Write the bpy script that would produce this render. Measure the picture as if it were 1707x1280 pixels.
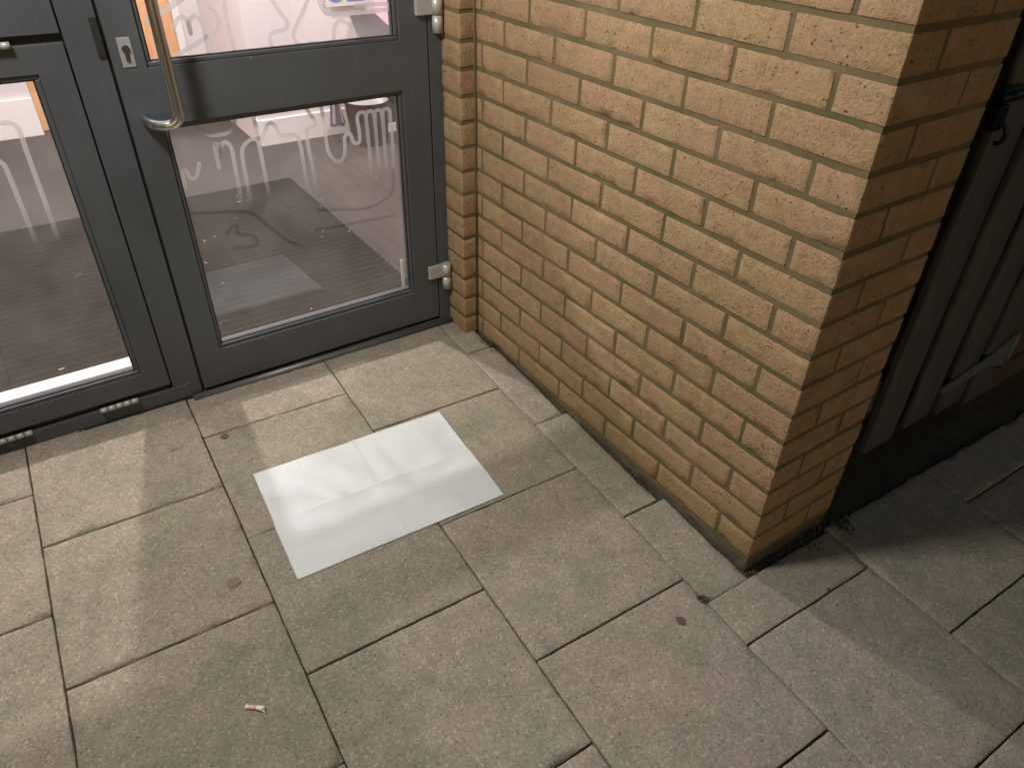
import bpy, bmesh, math, random
from mathutils import Vector, Matrix, noise
random.seed(7)
C = bpy.context.scene
for o in list(bpy.data.objects): bpy.data.objects.remove(o)

# ------------------------------------------------------------ camera
cd = bpy.data.cameras.new("camera"); cam = bpy.data.objects.new("camera", cd); C.collection.objects.link(cam)
pitch, yaw, roll = math.radians(-36.027), math.radians(34.901), math.radians(1.442)
fwd = Vector((math.sin(yaw)*math.cos(pitch), math.cos(yaw)*math.cos(pitch), math.sin(pitch)))
rt = fwd.cross(Vector((0, 0, 1))).normalized(); up = rt.cross(fwd)
r2 = rt*math.cos(roll) + up*math.sin(roll); u2 = -rt*math.sin(roll) + up*math.cos(roll)
m = Matrix((r2, u2, -fwd)).transposed().to_4x4(); m.translation = Vector((-1.1813, -0.6527, 1.4031))
cam.matrix_world = m
cd.sensor_width = 36; cd.lens = 1210.96/1707*36; cd.clip_start = .02; cd.clip_end = 200
C.camera = cam
# ------------------------------------------------------------ world (night) and exposure
w = bpy.data.worlds.new("World"); C.world = w; w.use_nodes = True
nt = w.node_tree; bg = nt.nodes['Background']
sky = nt.nodes.new('ShaderNodeTexSky'); sky.sky_type = 'NISHITA'; sky.sun_disc = False
sky.sun_elevation = math.radians(6); sky.sun_rotation = math.radians(211)
nt.links.new(sky.outputs[0], bg.inputs[0]); bg.inputs[1].default_value = .05
SUN_STRENGTH = .15
sd = bpy.data.lights.new("sun", 'SUN'); sd.energy = SUN_STRENGTH; sd.angle = math.radians(90); sd.color = (1, .97, .93)
so = bpy.data.objects.new("sun", sd); C.collection.objects.link(so)
so.rotation_euler = Vector((.45, .75, -.9)).to_track_quat('-Z', 'Y').to_euler()
C.view_settings.view_transform = 'Standard'; C.view_settings.look = 'None'
C.view_settings.exposure = 0; C.view_settings.gamma = 1
C.render.engine = 'CYCLES'
C.cycles.max_bounces = 8; C.cycles.transparent_max_bounces = 12
PORCH_W, ROOM_W = 39, 106

# ------------------------------------------------------------ helpers
def link(o): C.collection.objects.link(o); return o
def tag(o, label=None, cat=None, group=None, kind=None):
    if label: o['label'] = label
    if cat: o['category'] = cat
    if group: o['group'] = group
    if kind: o['kind'] = kind
    return o
def thing(name, label, cat, loc=(0, 0, 0), group=None):
    o = bpy.data.objects.new(name, None); o.empty_display_size = .05; o.location = loc; link(o)
    return tag(o, label, cat, group)
def obj(name, bm, mats, parent=None, smooth=False, origin=None):
    """bm is in world coordinates; origin = where the object's origin goes"""
    me = bpy.data.meshes.new(name)
    off = Vector(origin) if origin is not None else Vector((0, 0, 0))
    if origin is not None: bmesh.ops.translate(bm, verts=bm.verts, vec=-off)
    bm.to_mesh(me); bm.free()
    for mt in (mats if isinstance(mats, (list, tuple)) else [mats]): me.materials.append(mt)
    if smooth:
        for p in me.polygons: p.use_smooth = True
    o = bpy.data.objects.new(name, me); link(o)
    if parent is not None:
        pw = Vector((0, 0, 0)); q = parent
        while q is not None: pw += q.location; q = q.parent
        o.parent = parent; o.location = off - pw
    else: o.location = off
    return o
def NB(): return bmesh.new()
def box(bm, x0, x1, y0, y1, z0, z1, bev=0, mi=0, seg=2):
    vs = [bm.verts.new((x, y, z)) for x in (x0, x1) for y in (y0, y1) for z in (z0, z1)]
    F = [(0, 1, 3, 2), (4, 6, 7, 5), (0, 4, 5, 1), (2, 3, 7, 6), (0, 2, 6, 4), (1, 5, 7, 3)]
    fs = [bm.faces.new([vs[i] for i in f]) for f in F]
    if bev:
        es = list({e for f in fs for e in f.edges})
        r = bmesh.ops.bevel(bm, geom=es, offset=bev, segments=seg, affect='EDGES', profile=.5)
        for f in r['faces']: f.material_index = mi
    for f in fs:
        if f.is_valid: f.material_index = mi
    return fs
def ring(pt, a, b, r, n): return [pt + a*(r*math.cos(t)) + b*(r*math.sin(t)) for t in (2*math.pi*k/n for k in range(n))]
def tube(bm, pts, r, n=16, cap=True, mi=0):
    pts = [Vector(p) for p in pts]; rings = []
    prev = None
    for i, p in enumerate(pts):
        d = (pts[min(i+1, len(pts)-1)] - pts[max(i-1, 0)]).normalized()
        if prev is None:
            a = d.orthogonal().normalized()
        else:
            a = (prev - d*prev.dot(d)).normalized()
        prev = a; b = d.cross(a)
        rr = r[i] if isinstance(r, (list, tuple)) else r
        rings.append([bm.verts.new(v) for v in ring(p, a, b, rr, n)])
    for i in range(len(rings)-1):
        for k in range(n):
            f = bm.faces.new((rings[i][k], rings[i][(k+1) % n], rings[i+1][(k+1) % n], rings[i+1][k])); f.smooth = True; f.material_index = mi
    if cap:
        bm.faces.new(rings[0][::-1]).material_index = mi; bm.faces.new(rings[-1]).material_index = mi
def smoothpath(P, sub=6, closed=False):
    P = [Vector(p) for p in P]; out = []
    n = len(P)
    for i in range(n-1):
        p0 = P[max(i-1, 0)]; p1 = P[i]; p2 = P[i+1]; p3 = P[min(i+2, n-1)]
        for k in range(sub):
            t = k/sub
            out.append(.5*((2*p1) + (-p0+p2)*t + (2*p0-5*p1+4*p2-p3)*t*t + (-p0+3*p1-3*p2+p3)*t**3))
    out.append(P[-1]); return out
def rbox(bm, lo, hi, r=.003, step=.016, amp=.0006, seed=0, freq=60, skip=(), mi=0, lowamp=0.0):
    """a stone/brick block: gridded box with rounded, worn, slightly uneven surfaces"""
    lo = Vector(lo); hi = Vector(hi)
    def cuts(a, b):
        n = max(1, int(round((b-a-2*r)/step)))
        return [a, a+r*.45] + [a+r+(b-a-2*r)*k/n for k in range(n+1)] + [b-r*.45, b]
    G = [cuts(lo[i], hi[i]) for i in range(3)]
    so_ = Vector((seed*3.17, seed*1.31, seed*7.7))
    cache = {}
    def V(i, j, k):
        key = (i, j, k)
        if key in cache: return cache[key]
        p = Vector((G[0][i], G[1][j], G[2][k]))
        q = Vector([min(max(p[a], lo[a]+r), hi[a]-r) for a in range(3)])
        d = p - q
        if d.length > 1e-7: dn = d.normalized(); rr = r*(1+.8*noise.noise(p*45+so_)); p2 = q + dn*min(r, max(.0, 1))*1.0
        else: dn = Vector((0, 0, 0)); p2 = p
        if d.length > 1e-7:
            nd = sum(1 for a in range(3) if abs(d[a]) > 1e-7)
            h = amp*noise.noise(p*freq+so_)*1.4 + (lowamp*noise.noise(p*14+so_) if lowamp else 0)
            if nd >= 2: h += -r*.35*abs(noise.noise(p*38+so_*2)) - (r*.9 if noise.noise(p*26+so_) > .42 else 0)
            p2 = p2 + dn*h
        v = bm.verts.new(p2); cache[key] = v; return v
    n = [len(g)-1 for g in G]
    for ax in range(3):
        a, b = [(1, 2), (2, 0), (0, 1)][ax]
        for side in (0, 1):
            if (ax, side) in skip: continue
            for i in range(n[a]):
                for j in range(n[b]):
                    ids = []
                    for (di, dj) in ((0, 0), (1, 0), (1, 1), (0, 1)):
                        c = [0, 0, 0]; c[ax] = n[ax]*side; c[a] = i+di; c[b] = j+dj; ids.append(V(*c))
                    if not side: ids.reverse()
                    try:
                        f = bm.faces.new(ids); f.smooth = True; f.material_index = mi
                    except ValueError: pass

# ------------------------------------------------------------ materials
def M(name):
    mt = bpy.data.materials.new(name); mt.use_nodes = True
    return mt, mt.node_tree, mt.node_tree.nodes['Principled BSDF']
def nd(nt, typ, **kw):
    n = nt.nodes.new('ShaderNode'+typ)
    for k, v in kw.items():
        if k.startswith('i_'): n.inputs[int(k[2:]) if k[2:].isdigit() else k[2:].replace('_', ' ')].default_value = v
        else: setattr(n, k, v)
    return n
def ramp(nt, fac, stops, interp='LINEAR'):
    n = nt.nodes.new('ShaderNodeValToRGB'); n.color_ramp.interpolation = interp
    el = n.color_ramp.elements
    while len(el) < len(stops): el.new(.5)
    for e, (p, c) in zip(el, stops):
        e.position = p; e.color = (c if isinstance(c, (tuple, list)) else (c, c, c)) + ((1,) if not isinstance(c, (tuple, list)) or len(c) == 3 else ())  if isinstance(c, tuple) else (c, c, c, 1)
    nt.links.new(fac, n.inputs[0]); return n.outputs[0]
def mix(nt, fac, a, b, mode='MIX'):
    n = nt.nodes.new('ShaderNodeMix'); n.data_type = 'RGBA'; n.blend_type = mode
    for s, v in ((0, fac), (6, a), (7, b)):
        if isinstance(v, (int, float)): n.inputs[s].default_value = v
        elif isinstance(v, tuple): n.inputs[s].default_value = v+(1,) if len(v) == 3 else v
        else: nt.links.new(v, n.inputs[s])
    return n.outputs[2]
def math_(nt, op, a, b=None):
    n = nt.nodes.new('ShaderNodeMath'); n.operation = op
    for s, v in ((0, a), (1, b)):
        if v is None: continue
        if isinstance(v, (int, float)): n.inputs[s].default_value = v
        else: nt.links.new(v, n.inputs[s])
    return n.outputs[0]
def coords(nt, island=False, scale=(1, 1, 1)):
    tc = nt.nodes.new('ShaderNodeTexCoord'); out = tc.outputs['Object']
    if scale != (1, 1, 1):
        mp = nt.nodes.new('ShaderNodeMapping'); mp.inputs[3].default_value = scale; nt.links.new(out, mp.inputs[0]); out = mp.outputs[0]
    if island:
        g = nt.nodes.new('ShaderNodeNewGeometry')
        s = nt.nodes.new('ShaderNodeVectorMath'); s.operation = 'MULTIPLY_ADD'
        cx = nt.nodes.new('ShaderNodeCombineXYZ')
        for k in range(3): nt.links.new(g.outputs['Random Per Island'], cx.inputs[k])
        nt.links.new(cx.outputs[0], s.inputs[0]); s.inputs[1].default_value = (37, 61, 83); nt.links.new(out, s.inputs[2])
        return s.outputs[0], g.outputs['Random Per Island']
    return out
def noise_(nt, co, scale, detail=4, rough=.55, dist=0):
    n = nd(nt, 'TexNoise'); n.inputs['Scale'].default_value = scale; n.inputs['Detail'].default_value = detail
    n.inputs['Roughness'].default_value = rough; n.inputs['Distortion'].default_value = dist
    nt.links.new(co, n.inputs['Vector']); return n.outputs['Fac']
def bump(nt, bs, h, strength=.5, dist=.001):
    n = nd(nt, 'Bump'); n.inputs['Strength'].default_value = strength; n.inputs['Distance'].default_value = dist
    nt.links.new(h, n.inputs['Height']); nt.links.new(n.outputs[0], bs.inputs['Normal']); return n
def simple(name, col, rough=.5, metal=0, nscale=0, namp=.1, bumpd=0, spec=None):
    mt, nt, bs = M(name); bs.inputs['Roughness'].default_value = rough; bs.inputs['Metallic'].default_value = metal
    if spec is not None: bs.inputs['Specular IOR Level'].default_value = spec
    if nscale:
        f = noise_(nt, coords(nt), nscale, 5, .6)
        c = ramp(nt, f, [(.25, tuple(max(0, v*(1-namp)) for v in col)), (.75, tuple(v*(1+namp) for v in col))])
        nt.links.new(c, bs.inputs['Base Color'])
        if bumpd: bump(nt, bs, f, .6, bumpd)
    else: bs.inputs['Base Color'].default_value = col+(1,)
    return mt

def brick_mat():
    mt, nt, bs = M('buff_brick'); L = nt.links.new
    co, rnd = coords(nt, True)
    base = ramp(nt, rnd, [(0, (0.32, 0.208, 0.116)), (.2, (0.368, 0.259, 0.155)), (.4, (0.336, 0.208, 0.128)), (.6, (0.368, 0.255, 0.14)), (.8, (0.352, 0.227, 0.14)), (1, (0.384, 0.267, 0.163))])
    big = noise_(nt, co, 9, 3, .5)
    c = mix(nt, ramp(nt, big, [(.36, 0.0), (.58, .9)]), base, (0.368, 0.223, 0.147))       # pinkish fire marks
    big2 = noise_(nt, co, 13, 3, .6, .4)
    c = mix(nt, ramp(nt, big2, [(.5, 0.0), (.72, .6)]), c, (0.384, 0.267, 0.14))          # yellow patches
    grey = noise_(nt, co, 6.5, 4, .6)
    c = mix(nt, ramp(nt, grey, [(.56, 0.0), (.75, .5)]), c, (0.264, 0.196, 0.116))
    fine = noise_(nt, co, 420, 3, .7)
    c = mix(nt, .8, c, ramp(nt, fine, [(.3, .62), (.5, 1.0), (.7, 1.25)]), 'MULTIPLY')
    mid = noise_(nt, co, 150, 4, .75)
    c = mix(nt, .85, c, ramp(nt, mid, [(.32, .60), (.47, .96), (.6, 1.06), (.75, 1.3)]), 'MULTIPLY')
    blot = noise_(nt, co, 32, 4, .65)
    c = mix(nt, .7, c, ramp(nt, blot, [(.3, .78), (.5, 1.0), (.7, 1.16)]), 'MULTIPLY')
    # drag creases
    wv = nd(nt, 'TexWave'); wv.inputs['Scale'].default_value = 26; wv.inputs['Distortion'].default_value = 14; wv.inputs['Detail'].default_value = 3; wv.inputs['Detail Scale'].default_value = 1.2
    L(co, wv.inputs['Vector'])
    msk = ramp(nt, noise_(nt, co, 17, 2, .5), [(.46, 0.0), (.66, 1.0)])
    cre = math_(nt, 'MULTIPLY', ramp(nt, wv.outputs['Fac'], [(0, 0.0), (.5, 1.0)]), msk)
    c = mix(nt, math_(nt, 'MULTIPLY', cre, .24), c, (.30, .18, .09))
    # pits
    vo = nd(nt, 'TexVoronoi'); vo.inputs['Scale'].default_value = 105; L(co, vo.inputs['Vector'])
    pm = ramp(nt, noise_(nt, co, 60, 2, .5), [(.56, 0.0), (.64, 1.0)])
    pit = math_(nt, 'MULTIPLY', ramp(nt, vo.outputs['Distance'], [(.16, 1.0), (.32, 0.0)]), pm)
    c = mix(nt, math_(nt, 'MULTIPLY', pit, .75), c, (.08, .05, .028))
    # green/dirty staining low down near the paving
    tc = nd(nt, 'TexCoord'); sp = nd(nt, 'SeparateXYZ'); L(tc.outputs['Object'], sp.inputs[0])
    n0 = noise_(nt, tc.outputs['Object'], 7, 4, .6)
    h = math_(nt, 'ADD', sp.outputs[2], math_(nt, 'MULTIPLY', math_(nt, 'SUBTRACT', n0, .5), .35))
    low = ramp(nt, h, [(.0, 1.0), (.17, 0.0)])
    c = mix(nt, math_(nt, 'MULTIPLY', low, .45), c, (.26, .19, .085))
    c = mix(nt, 1.0, c, (.83, .87, .80), 'MULTIPLY')
    L(c, bs.inputs['Base Color']); bs.inputs['Roughness'].default_value = .92; bs.inputs['Specular IOR Level'].default_value = .2
    hgt = math_(nt, 'ADD', math_(nt, 'MULTIPLY', fine, .5), math_(nt, 'MULTIPLY', mid, 1.6))
    hgt = math_(nt, 'SUBTRACT', hgt, math_(nt, 'MULTIPLY', pit, 1.2))
    hgt = math_(nt, 'SUBTRACT', hgt, math_(nt, 'MULTIPLY', cre, .65))
    bump(nt, bs, hgt, 1.0, .0019)
    return mt
def mortar_mat():
    mt, nt, bs = M('mortar'); L = nt.links.new; co = coords(nt)
    a = noise_(nt, co, 5, 4, .6); b = noise_(nt, co, 380, 3, .7)
    c = ramp(nt, a, [(.3, (.085, .085, .036)), (.5, (.125, .10, .052)), (.7, (.165, .125, .075))])
    c = mix(nt, .6, c, ramp(nt, b, [(.3, .6), (.7, 1.3)]), 'MULTIPLY')
    L(c, bs.inputs['Base Color']); bs.inputs['Roughness'].default_value = .95; bs.inputs['Specular IOR Level'].default_value = .15
    bump(nt, bs, math_(nt, 'ADD', b, noise_(nt, co, 90, 3, .6)), .8, .002)
    return mt
def slab_mat():
    mt, nt, bs = M('textured_paving'); L = nt.links.new
    co, rnd = coords(nt, True)
    base = ramp(nt, rnd, [(0, (.30, .25, .185)), (.25, (.34, .275, .21)), (.5, (.29, .25, .18)), (.75, (.33, .265, .205)), (1, (.31, .265, .19))])
    a = noise_(nt, co, 4.2, 5, .6)
    c = mix(nt, ramp(nt, a, [(.36, 0.0), (.66, .6)]), base, (.335, .265, .215))
    a2 = noise_(nt, co, 7, 5, .65, .3)
    c = mix(nt, ramp(nt, a2, [(.46, 0.0), (.70, .65)]), c, (.225, .22, .155))        # greenish grime
    a3 = noise_(nt, co, 22, 5, .7)
    c = mix(nt, .55, c, ramp(nt, a3, [(.3, .74), (.6, 1.08)]), 'MULTIPLY')
    # aggregate
    v1 = nd(nt, 'TexVoronoi'); v1.inputs['Scale'].default_value = 230; L(co, v1.inputs['Vector'])
    g = nd(nt, 'SeparateColor'); L(v1.outputs['Color'], g.inputs[0])
    c = mix(nt, .6, c, ramp(nt, g.outputs[0], [(0, .62), (.3, .9), (.6, 1.0), (.88, 1.12), (1, 1.7)]), 'MULTIPLY')
    f = noise_(nt, co, 620, 2, .6)
    c = mix(nt, .5, c, ramp(nt, f, [(.3, .6), (.7, 1.4)]), 'MULTIPLY')
    v2 = nd(nt, 'TexVoronoi'); v2.inputs['Scale'].default_value = 75; L(co, v2.inputs['Vector'])
    g2 = nd(nt, 'SeparateColor'); L(v2.outputs['Color'], g2.inputs[0])
    near = ramp(nt, v2.outputs['Distance'], [(.10, 1.0), (.2, 0.0)])
    dark = math_(nt, 'MULTIPLY', near, ramp(nt, g2.outputs[0], [(.68, 0.0), (.74, 1.0)]))
    lite = math_(nt, 'MULTIPLY', near, ramp(nt, g2.outputs[1], [(.84, 0.0), (.9, 1.0)]))
    c = mix(nt, math_(nt, 'MULTIPLY', dark, .75), c, (.09, .07, .05))
    c = mix(nt, math_(nt, 'MULTIPLY', lite, .6), c, (.52, .46, .37))
    c = mix(nt, 1.0, c, (.85, .90, .925), 'MULTIPLY')
    L(c, bs.inputs['Base Color']); bs.inputs['Roughness'].default_value = .9; bs.inputs['Specular IOR Level'].default_value = .25
    h = math_(nt, 'ADD', math_(nt, 'MULTIPLY', g.outputs[0], .5), math_(nt, 'ADD', f, noise_(nt, co, 150, 3, .6)))
    h = math_(nt, 'SUBTRACT', h, math_(nt, 'MULTIPLY', dark, 1.5))
    bump(nt, bs, h, .7, .0011)
    return mt
def soil_mat():
    mt, nt, bs = M('joint_soil'); L = nt.links.new; co = coords(nt)
    a = noise_(nt, co, 14, 5, .6); b = noise_(nt, co, 260, 4, .7)
    c = ramp(nt, a, [(.35, (.060, .045, .03)), (.55, (.08, .065, .04)), (.7, (.065, .075, .03))])
    c = mix(nt, .7, c, ramp(nt, b, [(.3, .4), (.7, 1.7)]), 'MULTIPLY')
    L(c, bs.inputs['Base Color']); bs.inputs['Roughness'].default_value = 1; bs.inputs['Specular IOR Level'].default_value = .1
    bump(nt, bs, math_(nt, 'ADD', b, a), 1, .006)
    return mt
def paint_mat(name='grey_powder_coat', col=(.064, .071, .079)):
    mt, nt, bs = M(name); L = nt.links.new; co = coords(nt)
    a = noise_(nt, co, 5, 5, .6); b = noise_(nt, co, 900, 2, .5)
    c = mix(nt, .5, col, ramp(nt, a, [(.3, .8), (.7, 1.25)]), 'MULTIPLY')
    sc = coords(nt, False, (1, 1, .06)); s = noise_(nt, sc, 60, 4, .7)
    c = mix(nt, ramp(nt, s, [(.62, 0.0), (.8, .35)]), c, (.13, .125, .12))
    ch = noise_(nt, co, 48, 3, .6); c = mix(nt, ramp(nt, ch, [(.735, 0.0), (.76, .7)]), c, (.30, .29, .27))
    L(c, bs.inputs['Base Color'])
    L(ramp(nt, a, [(.3, .36), (.7, .5)]), bs.inputs['Roughness'])
    bump(nt, bs, b, .15, .0004)
    return mt
def glass_mat():
    mt = bpy.data.materials.new('clear_glass'); mt.use_nodes = True; nt = mt.node_tree; nt.nodes.clear()
    out = nd(nt, 'OutputMaterial'); tr = nd(nt, 'BsdfTransparent'); tr.inputs[0].default_value = (.96, .955, .95, 1)
    gl = nd(nt, 'BsdfGlossy'); gl.inputs['Roughness'].default_value = .015; gl.inputs[0].default_value = (1, 1, 1, 1)
    ge = nd(nt, 'NewGeometry'); vm = nt.nodes.new('ShaderNodeVectorMath'); vm.operation = 'DOT_PRODUCT'
    nt.links.new(ge.outputs['Normal'], vm.inputs[0]); nt.links.new(ge.outputs['Incoming'], vm.inputs[1])
    k = math_(nt, 'POWER', math_(nt, 'SUBTRACT', 1, math_(nt, 'ABSOLUTE', vm.outputs['Value'])), 5)
    f = math_(nt, 'ADD', .075, math_(nt, 'MULTIPLY', k, .91))
    mx = nd(nt, 'MixShader'); nt.links.new(f, mx.inputs[0]); nt.links.new(tr.outputs[0], mx.inputs[1]); nt.links.new(gl.outputs[0], mx.inputs[2])
    # a thin film of smears and dust, thickened to paint in reflected haze
    df = nd(nt, 'BsdfDiffuse'); df.inputs[0].default_value = (.8, .76, .72, 1)
    tl = nd(nt, 'BsdfTranslucent'); tl.inputs[0].default_value = (.8, .76, .74, 1)
    dd = nd(nt, 'MixShader'); dd.inputs[0].default_value = .5; nt.links.new(df.outputs[0], dd.inputs[1]); nt.links.new(tl.outputs[0], dd.inputs[2])
    co = coords(nt, False, (1, 1, 1)); a = noise_(nt, co, 6, 5, .65, .6)
    m2 = nd(nt, 'MixShader'); nt.links.new(ramp(nt, a, [(.35, .015), (.7, .055)]), m2.inputs[0])
    nt.links.new(mx.outputs[0], m2.inputs[1]); nt.links.new(dd.outputs[0], m2.inputs[2]); nt.links.new(m2.outputs[0], out.inputs[0])
    return mt
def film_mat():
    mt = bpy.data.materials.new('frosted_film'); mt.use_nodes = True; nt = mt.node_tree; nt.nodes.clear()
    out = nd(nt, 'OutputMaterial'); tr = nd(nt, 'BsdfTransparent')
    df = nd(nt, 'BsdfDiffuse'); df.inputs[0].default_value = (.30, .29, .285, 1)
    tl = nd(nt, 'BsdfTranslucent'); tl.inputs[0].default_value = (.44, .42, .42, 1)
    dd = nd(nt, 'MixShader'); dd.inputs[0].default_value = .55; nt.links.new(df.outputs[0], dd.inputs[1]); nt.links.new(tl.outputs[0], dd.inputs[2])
    m2 = nd(nt, 'MixShader'); tc = nd(nt, 'TexCoord'); sp = nd(nt, 'SeparateXYZ'); nt.links.new(tc.outputs['Object'], sp.inputs[0]); nt.links.new(ramp(nt, sp.outputs[2], [(.585, .02), (.70, .66)]), m2.inputs[0]); nt.links.new(tr.outputs[0], m2.inputs[1]); nt.links.new(dd.outputs[0], m2.inputs[2]); nt.links.new(m2.outputs[0], out.inputs[0])  # reflection's fade painted in: film mix drops to almost clear low down
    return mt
def steel_mat():
    mt, nt, bs = M('satin_steel'); bs.inputs['Metallic'].default_value = 1; bs.inputs['Base Color'].default_value = (.60, .65, .70, 1)
    bs.inputs['Roughness'].default_value = .24; return mt
def carpet_mat(name, c0, c1, c2, sc=420):
    mt, nt, bs = M(name); L = nt.links.new; co = coords(nt)
    b = noise_(nt, co, sc, 3, .75); a = noise_(nt, co, 3, 4, .6)
    c = ramp(nt, b, [(.3, c0), (.5, c1), (.7, c2)])
    c = mix(nt, .6, c, ramp(nt, a, [(.3, .85), (.7, 1.15)]), 'MULTIPLY')
    L(c, bs.inputs['Base Color']); bs.inputs['Roughness'].default_value = 1; bs.inputs['Specular IOR Level'].default_value = .05
    bump(nt, bs, b, 1, .004); return mt
def emis(name, col, s):
    mt = bpy.data.materials.new(name); mt.use_nodes = True; nt = mt.node_tree; nt.nodes.clear()
    o = nd(nt, 'OutputMaterial'); e = nd(nt, 'Emission'); e.inputs[0].default_value = col+(1,); e.inputs[1].default_value = s; nt.links.new(e.outputs[0], o.inputs[0]); return mt
def wood_mat(name, ca, cb, sc=(30, 30, 2)):
    mt, nt, bs = M(name); co = coords(nt, False, sc); f = noise_(nt, co, 3, 6, .65, .5)
    c = ramp(nt, f, [(.3, ca), (.7, cb)]); nt.links.new(c, bs.inputs['Base Color']); bs.inputs['Roughness'].default_value = .6; bump(nt, bs, f, .4, .002); return mt

BRICK, MORTAR, SLAB, SOIL = brick_mat(), mortar_mat(), slab_mat(), soil_mat()
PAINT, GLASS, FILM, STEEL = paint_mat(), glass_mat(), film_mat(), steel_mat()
PAINT2 = paint_mat('grey_powder_coat_frame', (.062, .068, .076))
RUBBER = simple('black_rubber', (.012, .012, .012), .6)
BEADRUB = simple('bead_edge', (.035, .035, .037), .3)
SILVER = simple('hinge_silver', (.38, .385, .37), .4, .25, 5, .05)
PLATE = simple('lock_plate_metal', (.36, .36, .37), .45, .4, 50, .08)
BRASS = simple('lock_cylinder_metal', (.16, .15, .13), .35, .9)
WHITE = simple('white_painted_plaster', (.62, .575, .575), .7, 0, 6, .02, .0003)
GLOSSW = simple('white_gloss_paint', (.74, .70, .68), .35, 0, 12, .02)
CARPET = carpet_mat('speckled_carpet', (.025, .022, .021), (.066, .058, .055), (.155, .14, .133), 330)
MATM = carpet_mat('ribbed_mat_fibre', (.005, .0045, .0045), (.017, .0145, .014), (.045, .039, .038), 300)
DARKBASE = simple('damp_brick_base', (.055, .05, .035), .8, 0, 30, .5, .004)

# ------------------------------------------------------------ ground
def gz(x, y): return -.04289 - .01462*x + .04091*y
th = math.radians(-1.672); ct, st = math.cos(th), math.sin(th)
def g2w(lx, ly): return ct*lx - st*ly, st*lx + ct*ly
def w2g(x, y): return ct*x + st*y, -st*x + ct*y
bm = NB()
N = 90
vs = {}
for i in range(N+1):
    for j in range(N+1):
        x = -3.4 + 6.4*i/N; y = -3.2 + 4.62*j/N
        vs[i, j] = bm.verts.new((x, y, gz(x, y) - .0085 + .004*noise.noise(Vector((x*16, y*16, 0)))))
for i in range(N):
    for j in range(N): bm.faces.new((vs[i, j], vs[i+1, j], vs[i+1, j+1], vs[i, j+1])).smooth = True
o = obj('soil', bm, SOIL); tag(o, kind='structure', label='dark soil and grit in the joints between the paving slabs')
bm = NB(); box(bm, -40, 40, -40, 40, -.6, -.32); o = obj('ground', bm, simple('asphalt', (.05, .05, .05), .95, 0, 40, .3)); tag(o, kind='structure', label='dark ground far around the paving')

cols = [-3.22, -2.78, -2.34, -1.90, -1.465, -1.032, -.591, -.149, .300, .749, 1.197, 1.645, 2.09, 2.54]
rowsets = {3: [1.123, .702, .282], 4: [1.345, .921, .495, .07], 5: [1.14, .709, .282, -.148], 6: [.934, .508, .059, -.379],
           7: [1.151, .725, .294, -.152], 8: [.06, -.376], 9: [.285, -.15], 10: [.06, -.375]}
bm = NB(); k = 0
edge_fix = {}
for ci in range(len(cols)-1):
    rs = rowsets.get(ci, [(.93 if ci % 2 else .71)])
    rs = list(rs)
    while rs[0] < 1.45: rs.insert(0, rs[0]+.432)
    while rs[-1] > -3.0: rs.append(rs[-1]-.436)
    for ri in range(len(rs)-1):
        x0, x1, y1, y0 = cols[ci], cols[ci+1], rs[ri], rs[ri+1]
        k += 1
        rd = random.Random(k*13)
        xa, xb, ya, yb = x0+.0018, x1-.0018, y0+.0022, y1-.0022
        # pieces left after cutting round the walls and the door (grid-aligned cuts)
        rects = []
        if ci == 7 and yb > 0:      # strip beside the wall, cut along it
            e = lambda yy: w2g(-.019, yy)[0]
            if ya > -.02: rects.append((xa, w2g(-.015, (ya+yb)/2)[0], ya, min(yb, 1.352)))
            else:
                rects.append((xa, w2g(-.008, 0)[0], -.02, yb)); rects.append((xa, xb, ya, -.02))
        elif ci >= 8:
            if ya >= -.03: continue
            rects.append((xa, xb, ya, min(yb, -.012-.0)))
        else:
            if ya > 1.352: continue
            rects.append((xa, xb, ya, min(yb, 1.352)))
        if ci == 7 and yb > 0 and ya <= -.02:
            # an L-shaped slab: one mesh island, so build it as a whole and clip
            pass
        for (a, b, c, d) in rects:
            if b-a < .01 or d-c < .02: continue
            tmp = NB()
            rbox(tmp, (a, c, -.045), (b, d, 0), r=.0024, step=.02, amp=.0011, seed=k, freq=42, skip=((2, 0),), lowamp=.0014)
            tx, ty, dz = rd.uniform(-.003, .003), rd.uniform(-.003, .003), rd.uniform(-.0012, .0012)
            mx, my = (x0+x1)/2, (y0+y1)/2
            for v in tmp.verts:
                X, Y = g2w(v.co.x, v.co.y)
                # worn, slightly wavy edges
                zz = v.co.z + (v.co.x-mx)*tx + (v.co.y-my)*ty + dz
                if ci == 7 and abs(v.co.x-b) < .012 and (b < xb-.01):
                    X += .005*noise.noise(Vector((Y*14, 3, 0))) + .003*noise.noise(Vector((Y*60, 9, 0)))
                if ci >= 8 and abs(v.co.y-d) < .01 and d > -.02:
                    Y += .005*noise.noise(Vector((X*14, 5, 0))) + .003*noise.noise(Vector((X*60, 1, 0)))
                v.co = Vector((X, Y, gz(X, Y)+zz))
            me = bpy.data.meshes.new('t'); tmp.to_mesh(me); tmp.free(); bm.from_mesh(me); bpy.data.meshes.remove(me)
o = obj('paving', bm, SLAB); tag(o, kind='structure', label='square textured concrete paving slabs with dark joints')

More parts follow.
